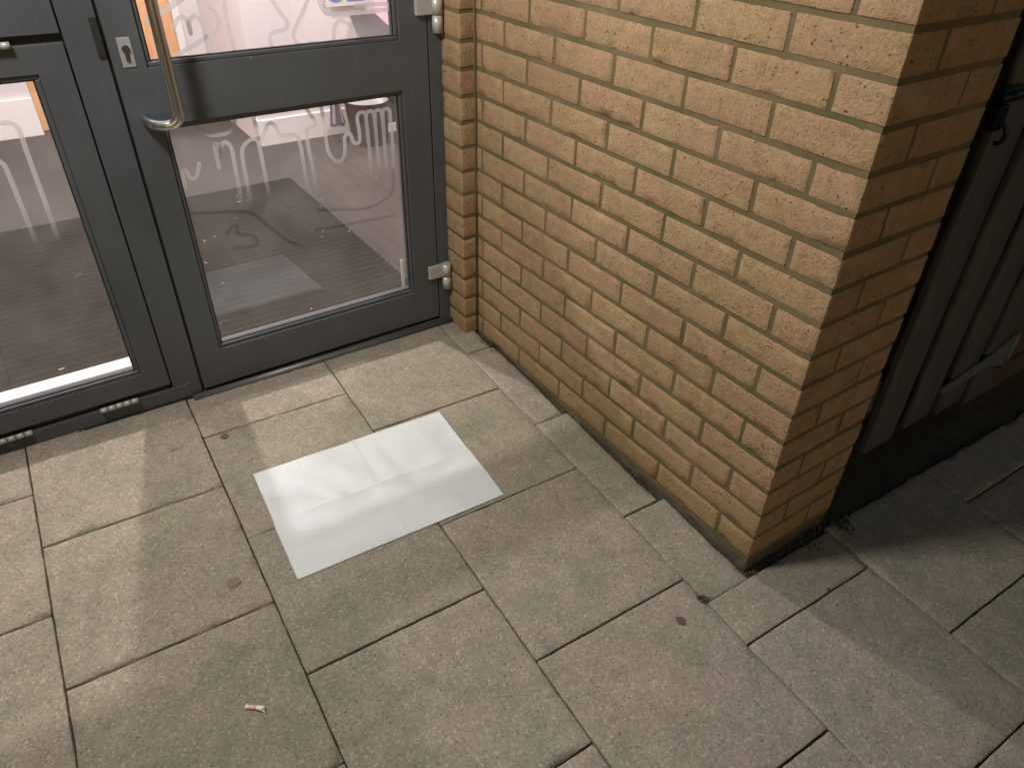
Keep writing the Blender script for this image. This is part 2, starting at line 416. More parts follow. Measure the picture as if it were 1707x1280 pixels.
# ------------------------------------------------------------ brick walls
def courses(k0, k1, full_spans, put):
    for k in range(k0, k1): put(k, .075*k+.006, .075*k+.0693)
bseed = [0]
def brick(bm, x0, x1, y0, y1, z0, z1, skip=(), step=.017):
    bseed[0] += 1; rd = random.Random(bseed[0])
    j = lambda: rd.uniform(-.0012, .0012)
    f = rd.uniform(-.0012, .0012)
    rbox(bm, (x0+f*(x0 < .02), y0+j(), z0+j()), (x1, y1+j(), z1+j()), r=.0022, step=step, amp=.0006, seed=bseed[0]*.37, freq=60, skip=skip, lowamp=.0007)
YI, PX, TOP = 1.265, -.053, 34
root = thing('brick_wall', 'long sunlit-coloured buff brick wall beside the door, ending in the outer corner'.replace('sunlit-coloured ', ''), 'wall', (0, 0, 0))
bm = NB()
for k in range(0, TOP):
    z0, z1 = .075*k+.006, .075*k+.0693
    if k % 2:
        brick(bm, 0, .1025, 0, .215, z0, z1); brick(bm, .1125, .3275, 0, .1025, z0, z1, ((1, 1),)); y = .225
    else:
        brick(bm, 0, .215, 0, .1025, z0, z1); brick(bm, .225, .3275, 0, .1025, z0, z1, ((1, 1),)); y = .1125
    while y < YI-.02:
        y2 = min(y+.215, YI-.002)
        if YI-.002-y2 < .03: y2 = YI-.002
        brick(bm, 0, .06, y, y2, z0, z1, ((0, 1),)); y = y2+.010
    brick(bm, PX, .09, YI, 1.372, z0, z1, ((0, 1), (1, 1)))
obj('brickwork', bm, BRICK, root)
bm = NB()
box(bm, .0020, .324, .0020, 1.60, -.012, .075*TOP)
box(bm, PX+.0020, .004, YI+.0020, 1.366, -.012, .075*TOP)
tube(bm, [(-.002, YI+.001, -.01), (-.002, YI+.001, 1.2), (-.002, YI+.001, .075*TOP)], .0055, 8)
obj('mortar', bm, MORTAR, root)
bm = NB()
rbox(bm, (.003, .003, -.14), (.325, 1.262, -.0125), r=.003, step=.03, amp=.003, freq=30, seed=3)
rbox(bm, (PX+.004, YI-.002, -.1), (.002, 1.37, -.0125), r=.003, step=.03, amp=.002, freq=30, seed=4)
obj('footing_course', bm, DARKBASE, root)

# wall over and left of the doorway (above / left of the picture)
root = thing('brick_wall', 'buff brick wall over the entrance, above the dark door frame', 'wall', (0, 1.37, 0))
bm = NB()
for k in range(29, TOP):
    z0, z1 = .075*k+.006, .075*k+.0693
    x = -3.3 + (.1125 if k % 2 else 0)
    while x < PX-.02:
        x2 = min(x+.215, PX-.004); brick(bm, x, x2, 1.37, 1.44, z0, z1, ((1, 1),), .04); x = x2+.01
obj('brickwork', bm, BRICK, root)
bm = NB(); box(bm, -3.3, PX+.003, 1.3745, 1.47, .075*29-.002, .075*TOP); obj('mortar', bm, MORTAR, root)

# ------------------------------------------------------------ door frame
DY = 1.375
root = thing('door_frame', 'dark grey metal door frame with a wide post between the two glazed leaves', 'door frame', (-.5, DY, 0))
bm = NB(); box(bm, -1.016, -.939, DY+.001, 1.445, .034, 2.17, .0012); obj('post', bm, PAINT2, root)
bm = NB(); box(bm, -.094, PX+.004, DY-.003, 1.445, .028, 2.17, .0015); obj('jamb', bm, PAINT2, root)
bm = NB(); box(bm, -.938, -.095, DY+.01, 1.445, 2.12, 2.17, .0015); box(bm, -2.05, -1.017, DY+.01, 1.445, 2.12, 2.17, .0015); obj('head', bm, PAINT2, root)
bm = NB(); box(bm, -2.05, -.97, DY-.002, 1.445, .0335, .0775, .0015); obj('bottom_rail', bm, PAINT2, root)
bm = NB(); box(bm, -2.05, -1.96, DY-.003, 1.445, .079, 2.119, .0015); obj('jamb', bm, PAINT2, root)
bm = NB(); box(bm, -1.0215, -1.0155, 1.386, 1.44, .05, 2.16); box(bm, -.9395, -.9315, 1.386, 1.44, .05, 2.16); box(bm, -.0990, -.0935, 1.384, 1.44, .05, 2.16); box(bm, -1.96, -1.016, 1.388, 1.44, 1.0432, 1.0618); box(bm, -1.96, -1.016, 1.386, 1.44, .0776, .0963); box(bm, -.9395, -.0935, 1.388, 1.44, .0305, .0438); obj('rebate_seal', bm, RUBBER, root)
bm = NB()   # weather bar and threshold
tube(bm, [(-.972, DY-.013, .0285), (-.5, DY-.013, .0245), (PX-.001, DY-.013, .0195)], .0115, 14)
box(bm, -.970, PX, DY-.006, 1.445, .002, .030, .001)
obj('threshold', bm, simple('threshold_metal', (.13, .135, .14), .42, .5, 20, .15), root)
bm = NB(); box(bm, -2.05, -.972, DY-.008, DY+.02, -.02, .0325, 0); obj('black_sill_strip', bm, RUBBER, root)
bm = NB(); box(bm, -.9565, -.9405, DY-.004, DY+.0005, 1.004, 1.089, .001); obj('strike_plate', bm, RUBBER, root)
# ---- glazed leaves
def stroke(bm, pts, wd, y, sub=5):
    """flat film stroke on a pane, pts = (x, z), rounded ends"""
    P = smoothpath([(p[0], 0, p[1]) for p in pts], sub); n = len(P); r = wd/2
    L, R = [], []
    for i, p in enumerate(P):
        d = (P[min(i+1, n-1)]-P[max(i-1, 0)]).normalized(); nn = Vector((-d.z, 0, d.x))
        L.append(p+nn*r); R.append(p-nn*r)
    d = (P[-1]-P[-2]).normalized(); nn = Vector((-d.z, 0, d.x))
    end = [P[-1]+(nn*math.cos(t)+d*math.sin(t))*r for t in (math.pi*k/7 for k in range(1, 7))]
    d = (P[0]-P[1]).normalized(); nn2 = Vector((-d.z, 0, d.x))
    sta = [P[0]+(nn2*math.cos(t)+d*math.sin(t))*r for t in (math.pi*k/7 for k in range(1, 7))]
    vl = [bm.verts.new((p.x, y, p.z)) for p in L]; vr = [bm.verts.new((p.x, y, p.z)) for p in R]
    for i in range(n-1): bm.faces.new((vr[i], vr[i+1], vl[i+1], vl[i]))
    ve = [bm.verts.new((p.x, y, p.z)) for p in end]; bm.faces.new([vl[-1]]+ve+[vr[-1]])
    v0 = [bm.verts.new((p.x, y, p.z)) for p in sta]; bm.faces.new([vr[0]]+v0+[vl[0]])
def leaf_frame(x0, x1, z0, z1, panes, y0, y1):
    bm = NB()
    xs0, xs1 = panes[0][0], panes[0][1]
    box(bm, x0, xs0, y0, y1, z0, z1, .0014); box(bm, xs1, x1, y0, y1, z0, z1, .0014)
    zs = sorted([(p[2], p[3]) for p in panes]); zc = z0
    for a, b in zs:
        box(bm, xs0-.001, xs1+.001, y0+.0004, y1-.0004, zc+.0004, a, .0012); zc = b
    box(bm, xs0-.001, xs1+.001, y0+.0004, y1-.0004, zc, z1-.0004, .0012)
    return bm
def bead(x0, x1, z0, z1, y):
    bm = NB(); t = .011
    for (a, b, c, d) in ((x0, x1, z0, z0+t), (x0, x1, z1-t, z1), (x0, x0+t, z0+t+.0006, z1-t-.0006), (x1-t, x1, z0+t+.0006, z1-t-.0006)):
        box(bm, a, b, y, y+.012, c, d, .0028, 0, 3)
    return bm
def gasket(x0, x1, z0, z1, y):
    bm = NB(); a = .011; t = .0035
    x0 += a; x1 -= a; z0 += a; z1 -= a
    for (p, q, c, d) in ((x0, x1, z0, z0+t), (x0, x1, z1-t, z1), (x0, x0+t, z0+t, z1-t), (x1-t, x1, z0+t, z1-t)):
        box(bm, p, q, y+.006, y+.016, c, d)
    return bm
GY = 1.395
def pane(root, x0, x1, z0, z1, strokes, wd=.0110):
    bm = NB(); box(bm, x0+.004, x1-.004, GY, GY+.006, z0+.004, z1-.004); p = obj('glass_pane', bm, GLASS, root)
    obj('bead', bead(x0, x1, z0, z1, DY+.004), PAINT, p); obj('gasket', gasket(x0, x1, z0, z1, DY+.004), RUBBER, p)
    if strokes:
        bm = NB()
        for i, s in enumerate(strokes):
            wd_ = wd
            if isinstance(s, dict): wd_ = s['w']; s = s['p']
            stroke(bm, s, wd_, GY-.0012-.00006*i)
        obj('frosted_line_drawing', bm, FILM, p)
    return p
DIM = bpy.data.materials.new('darkened_line_film'); DIM.use_nodes = True; DIM.node_tree.nodes.clear()
_o = nd(DIM.node_tree, 'OutputMaterial'); _t = nd(DIM.node_tree, 'BsdfTransparent'); _t.inputs[0].default_value = (.80, .78, .78, 1); DIM.node_tree.links.new(_t.outputs[0], _o.inputs[0])  # grey tint puts these lines' lost reflection into the film colour
faint = [[(-.50, .462), (-.408, .457), (-.3, .454), (-.234, .449)], [(-.484, .522), (-.416, .511), (-.35, .497), (-.296, .499), (-.259, .512), (-.243, .521), (-.231, .545), (-.226, .60)],
 [(-.837, .589), (-.773, .579), (-.714, .569), (-.673, .549), (-.642, .51), (-.591, .448), (-.55, .42)],
 [(-.759, .511), (-.738, .530), (-.727, .524), (-.731, .505), (-.700, .493), (-.682, .478), (-.687, .456), (-.743, .463)]]
low = [
 [(-.436, .835), (-.434, .821), (-.432, .801), (-.431, .759), (-.431, .713), (-.426, .683), (-.412, .662), (-.400, .657), (-.388, .662), (-.38, .675), (-.376, .703), (-.374, .724), (-.364, .733), (-.354, .729), (-.35, .71), (-.34, .701), (-.328, .707), (-.327, .743), (-.329, .769), (-.326, .781), (-.315, .788), (-.304, .783), (-.301, .765), (-.3, .70), (-.30, .57)],
 [(-.301, .70), (-.300, .775), (-.289, .787), (-.278, .782), (-.275, .761), (-.274, .70), (-.274, .57)],
 [(-.274, .70), (-.272, .776), (-.262, .786), (-.252, .781), (-.249, .757), (-.249, .70), (-.249, .57)],
 [(-.248, .70), (-.246, .776), (-.235, .787), (-.224, .78), (-.223, .754), (-.222, .711), (-.225, .57)],
 [(-.482, .83), (-.475, .817), (-.464, .796), (-.456, .78), (-.459, .772), (-.476, .767), (-.485, .757), (-.487, .73), (-.485, .691), (-.482, .648), (-.480, .57)],
 [(-.622, .757), (-.612, .762), (-.604, .773), (-.591, .792), (-.58, .795), (-.571, .785), (-.565, .765), (-.552, .757), (-.53, .756), (-.516, .749), (-.509, .726), (-.508, .682), (-.507, .637), (-.507, .57)],
 [(-.626, .835), (-.625, .818), (-.624, .796), (-.625, .764), (-.624, .732), (-.623, .696), (-.622, .57)],
 [(-.622, .762), (-.636, .761), (-.652, .757), (-.668, .744), (-.674, .726), (-.676, .69), (-.676, .57)],
 [(-.79, .83), (-.777, .816), (-.765, .802), (-.748, .79), (-.725, .786), (-.702, .788), (-.684, .8), (-.677, .817), (-.676, .835)],
 [(-.742, .700), (-.741, .758), (-.735, .763), (-.729, .755), (-.729, .72), (-.727, .752), (-.716, .764), (-.705, .760), (-.699, .745), (-.699, .72), (-.702, .57)],
 [(-.840, .66), (-.838, .7), (-.831, .71), (-.826, .705), (-.822, .69), (-.811, .683), (-.8, .695), (-.79, .72)],
]
upp = [
 [(-.776, 1.05), (-.762, 1.067), (-.749, 1.071), (-.741, 1.060), (-.739, 1.034)],
 [(-.739, 1.034), (-.737, 1.058), (-.722, 1.072), (-.709, 1.059), (-.706, 1.032), (-.706, 1.005), (-.708, .965)],
 [(-.83, .967), (-.798, .982), (-.758, .999), (-.698, 1.025), (-.672, 1.043), (-.668, 1.063), (-.678, 1.084), (-.695, 1.105), (-.704, 1.125), (-.70, 1.18)],
 [(-.63, 1.2), (-.641, 1.121), (-.645, 1.102), (-.648, 1.068), (-.646, 1.027), (-.643, .965)],
 [(-.56, 1.15), (-.538, 1.112), (-.526, 1.094), (-.511, 1.065), (-.496, 1.04), (-.503, 1.024), (-.533, 1.019), (-.546, 1.008), (-.544, .965)],
 [(-.42, 1.18), (-.426, 1.105), (-.433, 1.088), (-.447, 1.064), (-.467, 1.037), (-.483, 1.010), (-.479, .991), (-.464, .982), (-.43, .983), (-.40, .97)],
 [(-.402, 1.18), (-.402, 1.107), (-.402, 1.086), (-.395, 1.064), (-.378, 1.051), (-.322, 1.049), (-.241, 1.049), (-.204, 1.051), (-.204, 1.063), (-.24, 1.065), (-.30, 1.066)],
 [(-.374, .965), (-.370, 1.012), (-.354, 1.031), (-.333, 1.027), (-.315, 1.009), (-.292, .965)],
 {'w': .016, 'p': [(-.83, 1.068), (-.798, 1.083), (-.75, 1.108), (-.70, 1.14)]},
 [(-.80, 1.30), (-.74, 1.36), (-.68, 1.33), (-.66, 1.24), (-.60, 1.22), (-.52, 1.30), (-.46, 1.42), (-.36, 1.45), (-.30, 1.36), (-.26, 1.22), (-.24, 1.15)],
]
root = thing('glazed_door', 'grey framed glass door leaf with the steel pull handle, next to the brick wall', 'door', (-.5, DY, .05))
RP = [(-.860, -.187, .165, .836), (-.860, -.187, .972, 2.03)]
obj('leaf_frame', leaf_frame(-.932, -.0985, .044, 2.11, RP, DY-.004, 1.436), PAINT, root)
pp = pane(root, *RP[0], low)
bm = NB()
for i, q in enumerate(faint): stroke(bm, q, .010, GY-.0012-.00006*i)
obj('faint_line_drawing', bm, DIM, pp)
pane(root, *RP[1], upp)
bm = NB()   # pull handle
hp = smoothpath([(-.893, DY-.004, .856), (-.892, DY-.022, .855), (-.884, DY-.047, .853), (-.862, DY-.066, .852), (-.845, DY-.074, .856), (-.833, DY-.078, .868), (-.829, DY-.079, .886), (-.829, DY-.079, .93), (-.829, DY-.079, 1.05), (-.829, DY-.079, 1.2), (-.829, DY-.079, 1.42),
    (-.829, DY-.079, 1.45), (-.833, DY-.078, 1.468), (-.845, DY-.074, 1.48), (-.862, DY-.066, 1.484), (-.884, DY-.047, 1.483), (-.892, DY-.022, 1.481), (-.893, DY-.004, 1.48)], 6)
tube(bm, hp, .0138, 24); hd = obj('pull_handle', bm, STEEL, root)
bm = NB()
box(bm, -.9115, -.8825, DY-.0062, DY-.003, .978, 1.043, .0006); lp = obj('lock_plate', bm, PLATE, root)
bm = NB(); tube(bm, [(-.897, DY-.0055, 1.018), (-.897, DY-.0105, 1.018)], .0085, 24); box(bm, -.9015, -.8925, DY-.0100, DY-.0055, .990, 1.013, .002); obj('lock_cylinder', bm, BRASS, lp)
bm = NB(); tube(bm, [(-.897, DY-.0103, 1.019), (-.897, DY-.0109, 1.019)], .0052, 16); obj('key_plug', bm, simple('plug_metal', (.4, .38, .34), .3, 1), lp)
def hinge(z):
    bm = NB()
    box(bm, -.137, -.083, DY-.019, DY-.0045, z, z+.046, .0025, 0, 3)
    tube(bm, [(-.070, DY-.016, z), (-.070, DY-.016, z+.046)], .0165, 24)
    h = obj('hinge', bm, SILVER, root)
    bm = NB(); tube(bm, [(-.070, DY-.016, z-.048), (-.070, DY-.016, z-.002)], .0152, 24); box(bm, -.072, -.058, DY-.014, DY-.0035, z-.046, z-.004, .001); obj('lower_knuckle', bm, SILVER, h)
hinge(.205); hinge(1.033); hinge(1.85)

def side_leaf(name, label, z0, z1, pane_z, strokes):
    root = thing(name, label, 'window', (-1.5, DY, z0))
    P_ = [(-1.875, -1.088, pane_z[0], pane_z[1])]
    obj('leaf_frame', leaf_frame(-1.957, -1.0205, z0, z1, P_, DY-.002, 1.436), PAINT, root)
    pane(root, *P_[0], strokes)
    for xc in ((-1.170, -1.445) if z0 < .5 else (-1.175, -1.80)):
        h = None
        for q in range(5):
            bm = NB(); xx = xc-.05+.0208*q; tube(bm, [(xx, DY-.012, z0-.014), (xx+.0188, DY-.012, z0-.014)], .0075, 16)
            if q == 0:
                h = obj('hinge', bm, SILVER, root)
            else: obj('knuckle', bm, SILVER, h)
    if z0 > .5: pass
    return root
side_leaf('glazed_panel', 'lower grey framed glass panel left of the door, hinged along its bottom edge', .0965, 1.043, (.157, .982),
    [[(-1.36, .92), (-1.33, .90), (-1.30, .892), (-1.21, .887), (-1.194, .885), (-1.175, .883), (-1.165, .872), (-1.163, .844), (-1.164, .798), (-1.166, .57)],
     [(-1.30, .82), (-1.26, .822), (-1.235, .812), (-1.222, .800), (-1.217, .787), (-1.216, .746), (-1.215, .57)],
     [(-1.50, .40), (-1.42, .60), (-1.40, .75), (-1.45, .86), (-1.55, .9)]])
side_leaf('glazed_panel', 'upper grey framed panel at the top left corner, above the lower glass panel', 1.062, 2.11, (1.165, 2.03), [])

# ------------------------------------------------------------ interior
FZ = .03
bm = NB(); box(bm, -3.2, 2.6, 1.446, 6.0, -.1, FZ); tag(obj('floor', bm, CARPET), kind='structure', label='speckled grey brown carpet inside the entrance')
bm = NB(); x0, x1, y0, y1 = -2.0, -.062, 1.53, 3.05
P = .040; n = int((y1-y0)/P); prof = []
for i in range(n):
    for a, h in ((0, .002), (.12, .006), (.3, .0105), (.5, .011), (.66, .0075), (.82, .0025)): prof.append((y0+(i+a)*P, h))
nx = 110; grid = []
for (y, h) in prof:
    grid.append([bm.verts.new((x0+(x1-x0)*i/nx, y+.0007*noise.noise(Vector((i*.9, y*3, 0))), FZ+h+.0016*noise.noise(Vector((i*.8, y*30, 2))))) for i in range(nx+1)])
for a, b in zip(grid, grid[1:]):
    for i in range(nx): bm.faces.new((a[i], a[i+1], b[i+1], b[i]))
tag(obj('entrance_mat', bm, MATM, origin=(-1, 2.2, FZ)), 'dark ribbed entrance mat on the floor just inside the doors', 'mat')
bm = NB(); box(bm, -2.0, -1.088, 1.598, 1.672, FZ+.011, FZ+.021, .002)
tag(obj('threshold_strip', bm, GLOSSW, origin=(-1.5, 1.63, FZ)), 'bright white strip lying along the mat behind the left glass panel', 'strip')
bm = NB(); box(bm, -.200, -.1885, 1.449, 1.453, .035, .26, .0005); bm2 = None
tag(obj('edge_trim', bm, GLOSSW, origin=(-.19, 1.45, .03)), 'narrow white upright trim behind the lower right corner of the door glass', 'trim')

def wall(name, label, bxs, skirts, mat=WHITE, cat='wall'):
    bm = NB()
    for b in bxs: box(bm, *b)
    cx = sum(b[0]+b[1] for b in bxs)/2/len(bxs); cy = sum(b[2]+b[3] for b in bxs)/2/len(bxs)
    r = thing(name, label, cat, (cx, cy, FZ)); obj('plaster', bm, mat, r)
    if skirts:
        bm = NB()
        for s in skirts: box(bm, *s, .004)
        obj('skirting_board', bm, GLOSSW, r)
    return r
wall('interior_wall', 'white inner wall with skirting behind the right door glass', [(-.005, .72, 3.57, 4.62, FZ, 2.519)], [(-.02, .60, 3.553, 3.57, FZ, FZ+.145), (-.022, -.006, 3.575, 4.55, FZ, FZ+.145)])
PINK = simple('pink_lit_plaster', (.78, .58, .68), .7, 0, 6, .02)  # pink light on this wall is put into the plaster colour
wall('interior_wall', 'inner wall with pink light painted into its colour at the right edge of the door glass', [(.7205, 2.6, 3.571, 3.7, FZ, 2.519), (2.601, 2.7, 1.45, 3.7, FZ, 2.519)], [], PINK)
wall('interior_wall', 'white inner wall with deep skirting behind the left glass panel', [(-3.2, -1.02, 4.41, 4.6, FZ, 2.519)], [(-3.2, -1.02, 4.392, 4.41, FZ, FZ+.21)])
wall('interior_wall', 'far white wall seen beside the orange wooden door', [(-.12, -.006, 4.44, 4.6, FZ, 2.519), (-1.019, -.121, 4.52, 4.6, 2.1, 2.519)], [(-.12, -.03, 4.425, 4.44, FZ, FZ+.145)])
wall('interior_wall', 'white inner wall at the left end of the lobby', [(-3.3, -3.201, 1.45, 6.0, FZ, 2.519)], [])
wall('interior_wall', 'white inside face of the front wall', [(-3.2, -2.051, 1.475, 1.55, FZ, 2.519), (.33, 2.6, 1.475, 1.55, -.1, 2.519), (-2.05, .33, 1.475, 1.55, 2.172, 2.519), (-.0505, .33, 1.605, 1.65, FZ, 2.171)], [])
bm = NB(); box(bm, -3.3, 2.7, 1.476, 6.0, 2.52, 2.56); tag(obj('ceiling', bm, WHITE), kind='structure', label='white lobby ceiling')
OAK = wood_mat('orange_oak_veneer', (.60, .30, .12), (.74, .40, .17))
root = thing('wooden_door', 'orange wooden door at the back of the lobby', 'door', (-.6, 4.47, FZ))
bm = NB(); box(bm, -1.017, -.166, 4.46, 4.50, FZ+.005, 2.05, .002); obj('leaf', bm, OAK, root)
bm = NB(); box(bm, -.164, -.1205, 4.43, 4.6, FZ, 2.09, .002); box(bm, -1.018, -.165, 4.45, 4.6, 2.052, 2.09, .002); obj('door_lining', bm, GLOSSW, root)
# counter, bin, bag, signs
DARK = simple('dark_grey_laminate', (.035, .033, .035), .5, 0, 25, .15)
root = thing('reception_counter', 'dark grey counter inside the lobby to the right of the bin', 'counter', (.95, 3.5, FZ))
bm = NB(); box(bm, .61, 1.9, 3.46, 3.569, FZ+.05, .50, .003); obj('front_panel', bm, DARK, root)
bm = NB(); box(bm, .615, 1.9, 3.44, 3.459, FZ, FZ+.048, .002); obj('plinth', bm, GLOSSW, root)
root = thing('wall_shelf', 'dark angled shelf with a beige side fixed to the lobby wall below the blue notice', 'shelf', (.58, 3.3, .63))
def prism(P, z0, z1, m_, nm, par):
    bm = NB(); a = [bm.verts.new((x, y, z0)) for x, y in P]; b = [bm.verts.new((x, y, z1)) for x, y in P]; n = len(P)
    bm.faces.new(a[::-1]); bm.faces.new(b)
    for k in range(n): bm.faces.new((a[k], a[(k+1) % n], b[(k+1) % n], b[k]))
    return obj(nm, bm, m_, par)
prism([(.38, 2.98), (.60, 3.0), (.75, 3.568), (.60, 3.568)], .645, .66, DARK, 'top', root)
prism([(.385, 2.99), (.41, 2.99), (.625, 3.568), (.602, 3.568)], .50, .644, simple('beige_board', (.50, .42, .34), .6), 'side_panel', root)
root = thing('waste_bin', 'round dark waste bin standing against the white lobby wall', 'bin', (.545, 3.33, FZ))
bm = NB(); n = 32; rr = [(.0, .095), (.004, .10), (.235, .128), (.242, .132), (.242, .124), (.225, .122), (.03, .095)]
rings = [[bm.verts.new((.545+r*math.cos(2*math.pi*k/n), 3.33+r*math.sin(2*math.pi*k/n), FZ+z)) for k in range(n)] for z, r in rr]
for a, b in zip(rings, rings[1:]):
    for k in range(n): bm.faces.new((a[k], a[(k+1) % n], b[(k+1) % n], b[k])).smooth = True
bm.faces.new(rings[0][::-1]); bm.faces.new(rings[-1])
obj('bucket', bm, simple('black_plastic', (.03, .027, .026), .35), root)
bm = NB(); vs = [bm.verts.new((.545+.122*math.cos(2*math.pi*k/n), 3.33+.122*math.sin(2*math.pi*k/n), FZ+.236)) for k in range(n)]
c = bm.verts.new((.545, 3.33, FZ+.222))
for k in range(n): bm.faces.new((vs[k], vs[(k+1) % n], c)).smooth = True
obj('liner', bm, simple('pale_grey_plastic', (.52, .50, .54), .4), root)
bm = NB()   # hanging cloth
rows = []
for i in range(9):
    t = i/8; wd = .022+.030*t; zz = FZ+.27-.17*t
    rows.append([bm.verts.new((.385+wd*(2*s/14-1), 3.40-.02*math.sin(s*1.7+i*.2)*(.3+t)+.01*math.cos(s*.9), zz+(.007*math.sin(s*2.3) if i == 8 else 0))) for s in range(15)])
for a, b in zip(rows, rows[1:]):
    for i in range(14): bm.faces.new((a[i], b[i], b[i+1], a[i+1])).smooth = True
g = bmesh.ops.solidify(bm, geom=bm.faces[:], thickness=.004)
tag(obj('cloth', bm, simple('lilac_cloth', (.52, .47, .57), .9, 0, 30, .1), origin=(.385, 3.40, FZ)), 'small lilac cloth hanging beside the waste bin', 'cloth')
root = thing('notice_board', 'pale notice with a blue round symbol and a blue panel inside the lobby', 'sign', (.57, 3.56, .8))
bm = NB(); box(bm, .455, .70, 3.548, 3.5522, .712, .98, .001); obj('board', bm, simple('pale_grey_board', (.55, .52, .50), .5), root)
BLUE = simple('sign_blue', (.03, .14, .42), .4)
bm = NB(); tube(bm, [(.515, 3.5478, .785), (.515, 3.5462, .785)], .052, 40); s1 = obj('round_symbol', bm, BLUE, root)
bm = NB(); tube(bm, [(.515, 3.5461, .800), (.515, 3.5452, .800)], .011, 20); box(bm, .507, .523, 3.5452, 3.5461, .752, .786); obj('white_mark', bm, GLOSSW, s1)
bm = NB(); box(bm, .577, .69, 3.5462, 3.5478, .735, .86); s2 = obj('blue_panel', bm, BLUE, root)
bm = NB(); box(bm, .592, .675, 3.5452, 3.5461, .752, .760); box(bm, .592, .66, 3.5452, 3.5461, .772, .780); obj('white_lines', bm, GLOSSW, s2)

# lint and straw flecks on the mat and carpet
rd = random.Random(5); bm = NB()
for i in range(46):
    x = rd.uniform(-1.6, .35); y = rd.uniform(1.65, 3.2); a = rd.uniform(0, 3.14); l = rd.choice([.001, .0015, .002, .003, .008]); wd = rd.uniform(.0007, .0014)
    d = Vector((math.cos(a), math.sin(a), 0))*l; q = Vector((-math.sin(a), math.cos(a), 0))*wd; c = Vector((x, y, FZ+.0122))
    vs = [bm.verts.new(c+s*d+t*q+Vector((0, 0, h))) for h in (0, .0012) for s, t in ((-1, -1), (1, -1), (1, 1), (-1, 1))]
    for f in ((0, 3, 2, 1), (4, 5, 6, 7), (0, 1, 5, 4), (1, 2, 6, 5), (2, 3, 7, 6), (3, 0, 4, 7)): bm.faces.new([vs[k] for k in f])
tag(obj('lint', bm, simple('pale_lint', (.75, .72, .66), .9)), 'pale flecks of lint and straw scattered over the ribbed mat', 'lint', kind='stuff')

# ceiling lights in the lobby
def ceiling_light(x, y, watt, label):
    r = thing('ceiling_light', label, 'ceiling light', (x, y, 2.52), 'ceiling lights in the lobby')
    bm = NB(); tube(bm, [(x, y, 2.519), (x, y, 2.50)], .15, 40); obj('housing', bm, GLOSSW, r)
    bm = NB(); tube(bm, [(x, y, 2.4995), (x, y, 2.492)], [.12, .11], 40); obj('diffuser', bm, emis('panel_glow', (1, .95, .93), 4), r)
    ld = bpy.data.lights.new('panel_lamp', 'AREA'); ld.shape = 'DISK'; ld.size = .10; ld.energy = watt; ld.color = (1, .945, .925)
    lo = bpy.data.objects.new('panel_lamp', ld); link(lo); lo.parent = r; lo.location = (0, 0, -.035)
ceiling_light(-.72, 2.93, ROOM_W, 'round ceiling light nearest the glass door')
ceiling_light(.9, 2.6, ROOM_W*.5, 'round ceiling light over the counter end of the lobby')
ceiling_light(-2.2, 2.9, ROOM_W*.4, 'round ceiling light at the left end of the lobby')
# porch soffit and its lamp (above the picture)
root = thing('porch_canopy', 'flat white canopy over the entrance recess', 'canopy', (-1.5, .7, 2.6))
bm = NB(); box(bm, -3.3, .3, -.05, 1.37, 2.56, 2.66, .004); obj('soffit', bm, simple('soffit_board', (.35, .34, .31), .7, 0, 8, .05), root)
r = thing('porch_lamp', 'round lit lamp hanging on a short rod under the porch canopy', 'lamp', (-1.45, .64, 2.56))
bm = NB(); tube(bm, [(-1.45, .64, 2.559), (-1.45, .64, 2.30)], .012, 12); tube(bm, [(-1.45, .64, 2.30), (-1.45, .64, 2.25), (-1.45, .64, 2.22)], [.05, .17, .18], 40); obj('shade', bm, PAINT, r)
bm = NB(); tube(bm, [(-1.45, .64, 2.219), (-1.45, .64, 2.195)], [.165, .15], 40); obj('diffuser', bm, emis('porch_glow', (1, .93, .8), 4), r)
ld = bpy.data.lights.new('porch_bulb', 'AREA'); ld.shape = 'DISK'; ld.size = .30; ld.energy = PORCH_W; ld.color = (1, .965, .895)
lo = bpy.data.objects.new('porch_bulb', ld); link(lo); lo.parent = r; lo.location = (.04, 0, -.46)
lo.rotation_euler = Vector((.72, -.12, -.69)).to_track_quat('-Z', 'Y').to_euler()
root = thing('brick_wall', 'buff brick return wall on the left side of the porch', 'wall', (-2.2, .7, 0))
bm = NB()
for k in range(0, TOP):
    z0, z1 = .075*k+.006, .075*k+.0693; y = .1+(.1125 if k % 2 else 0)
    if k % 2: brick(bm, -2.20, -2.102, .1, .2025, z0, z1, ((0, 0),), .05)
    while y < 1.36:
        y2 = min(y+.215, 1.366)
        if y2-y > .02: brick(bm, -2.20, -2.102, y, y2, z0, z1, ((0, 0),), .05)
        y = y2+.01
obj('brickwork', bm, BRICK, root)
bm = NB(); box(bm, -2.3, -2.105, .103, 1.44, -.1, .075*TOP); obj('mortar', bm, MORTAR, root)

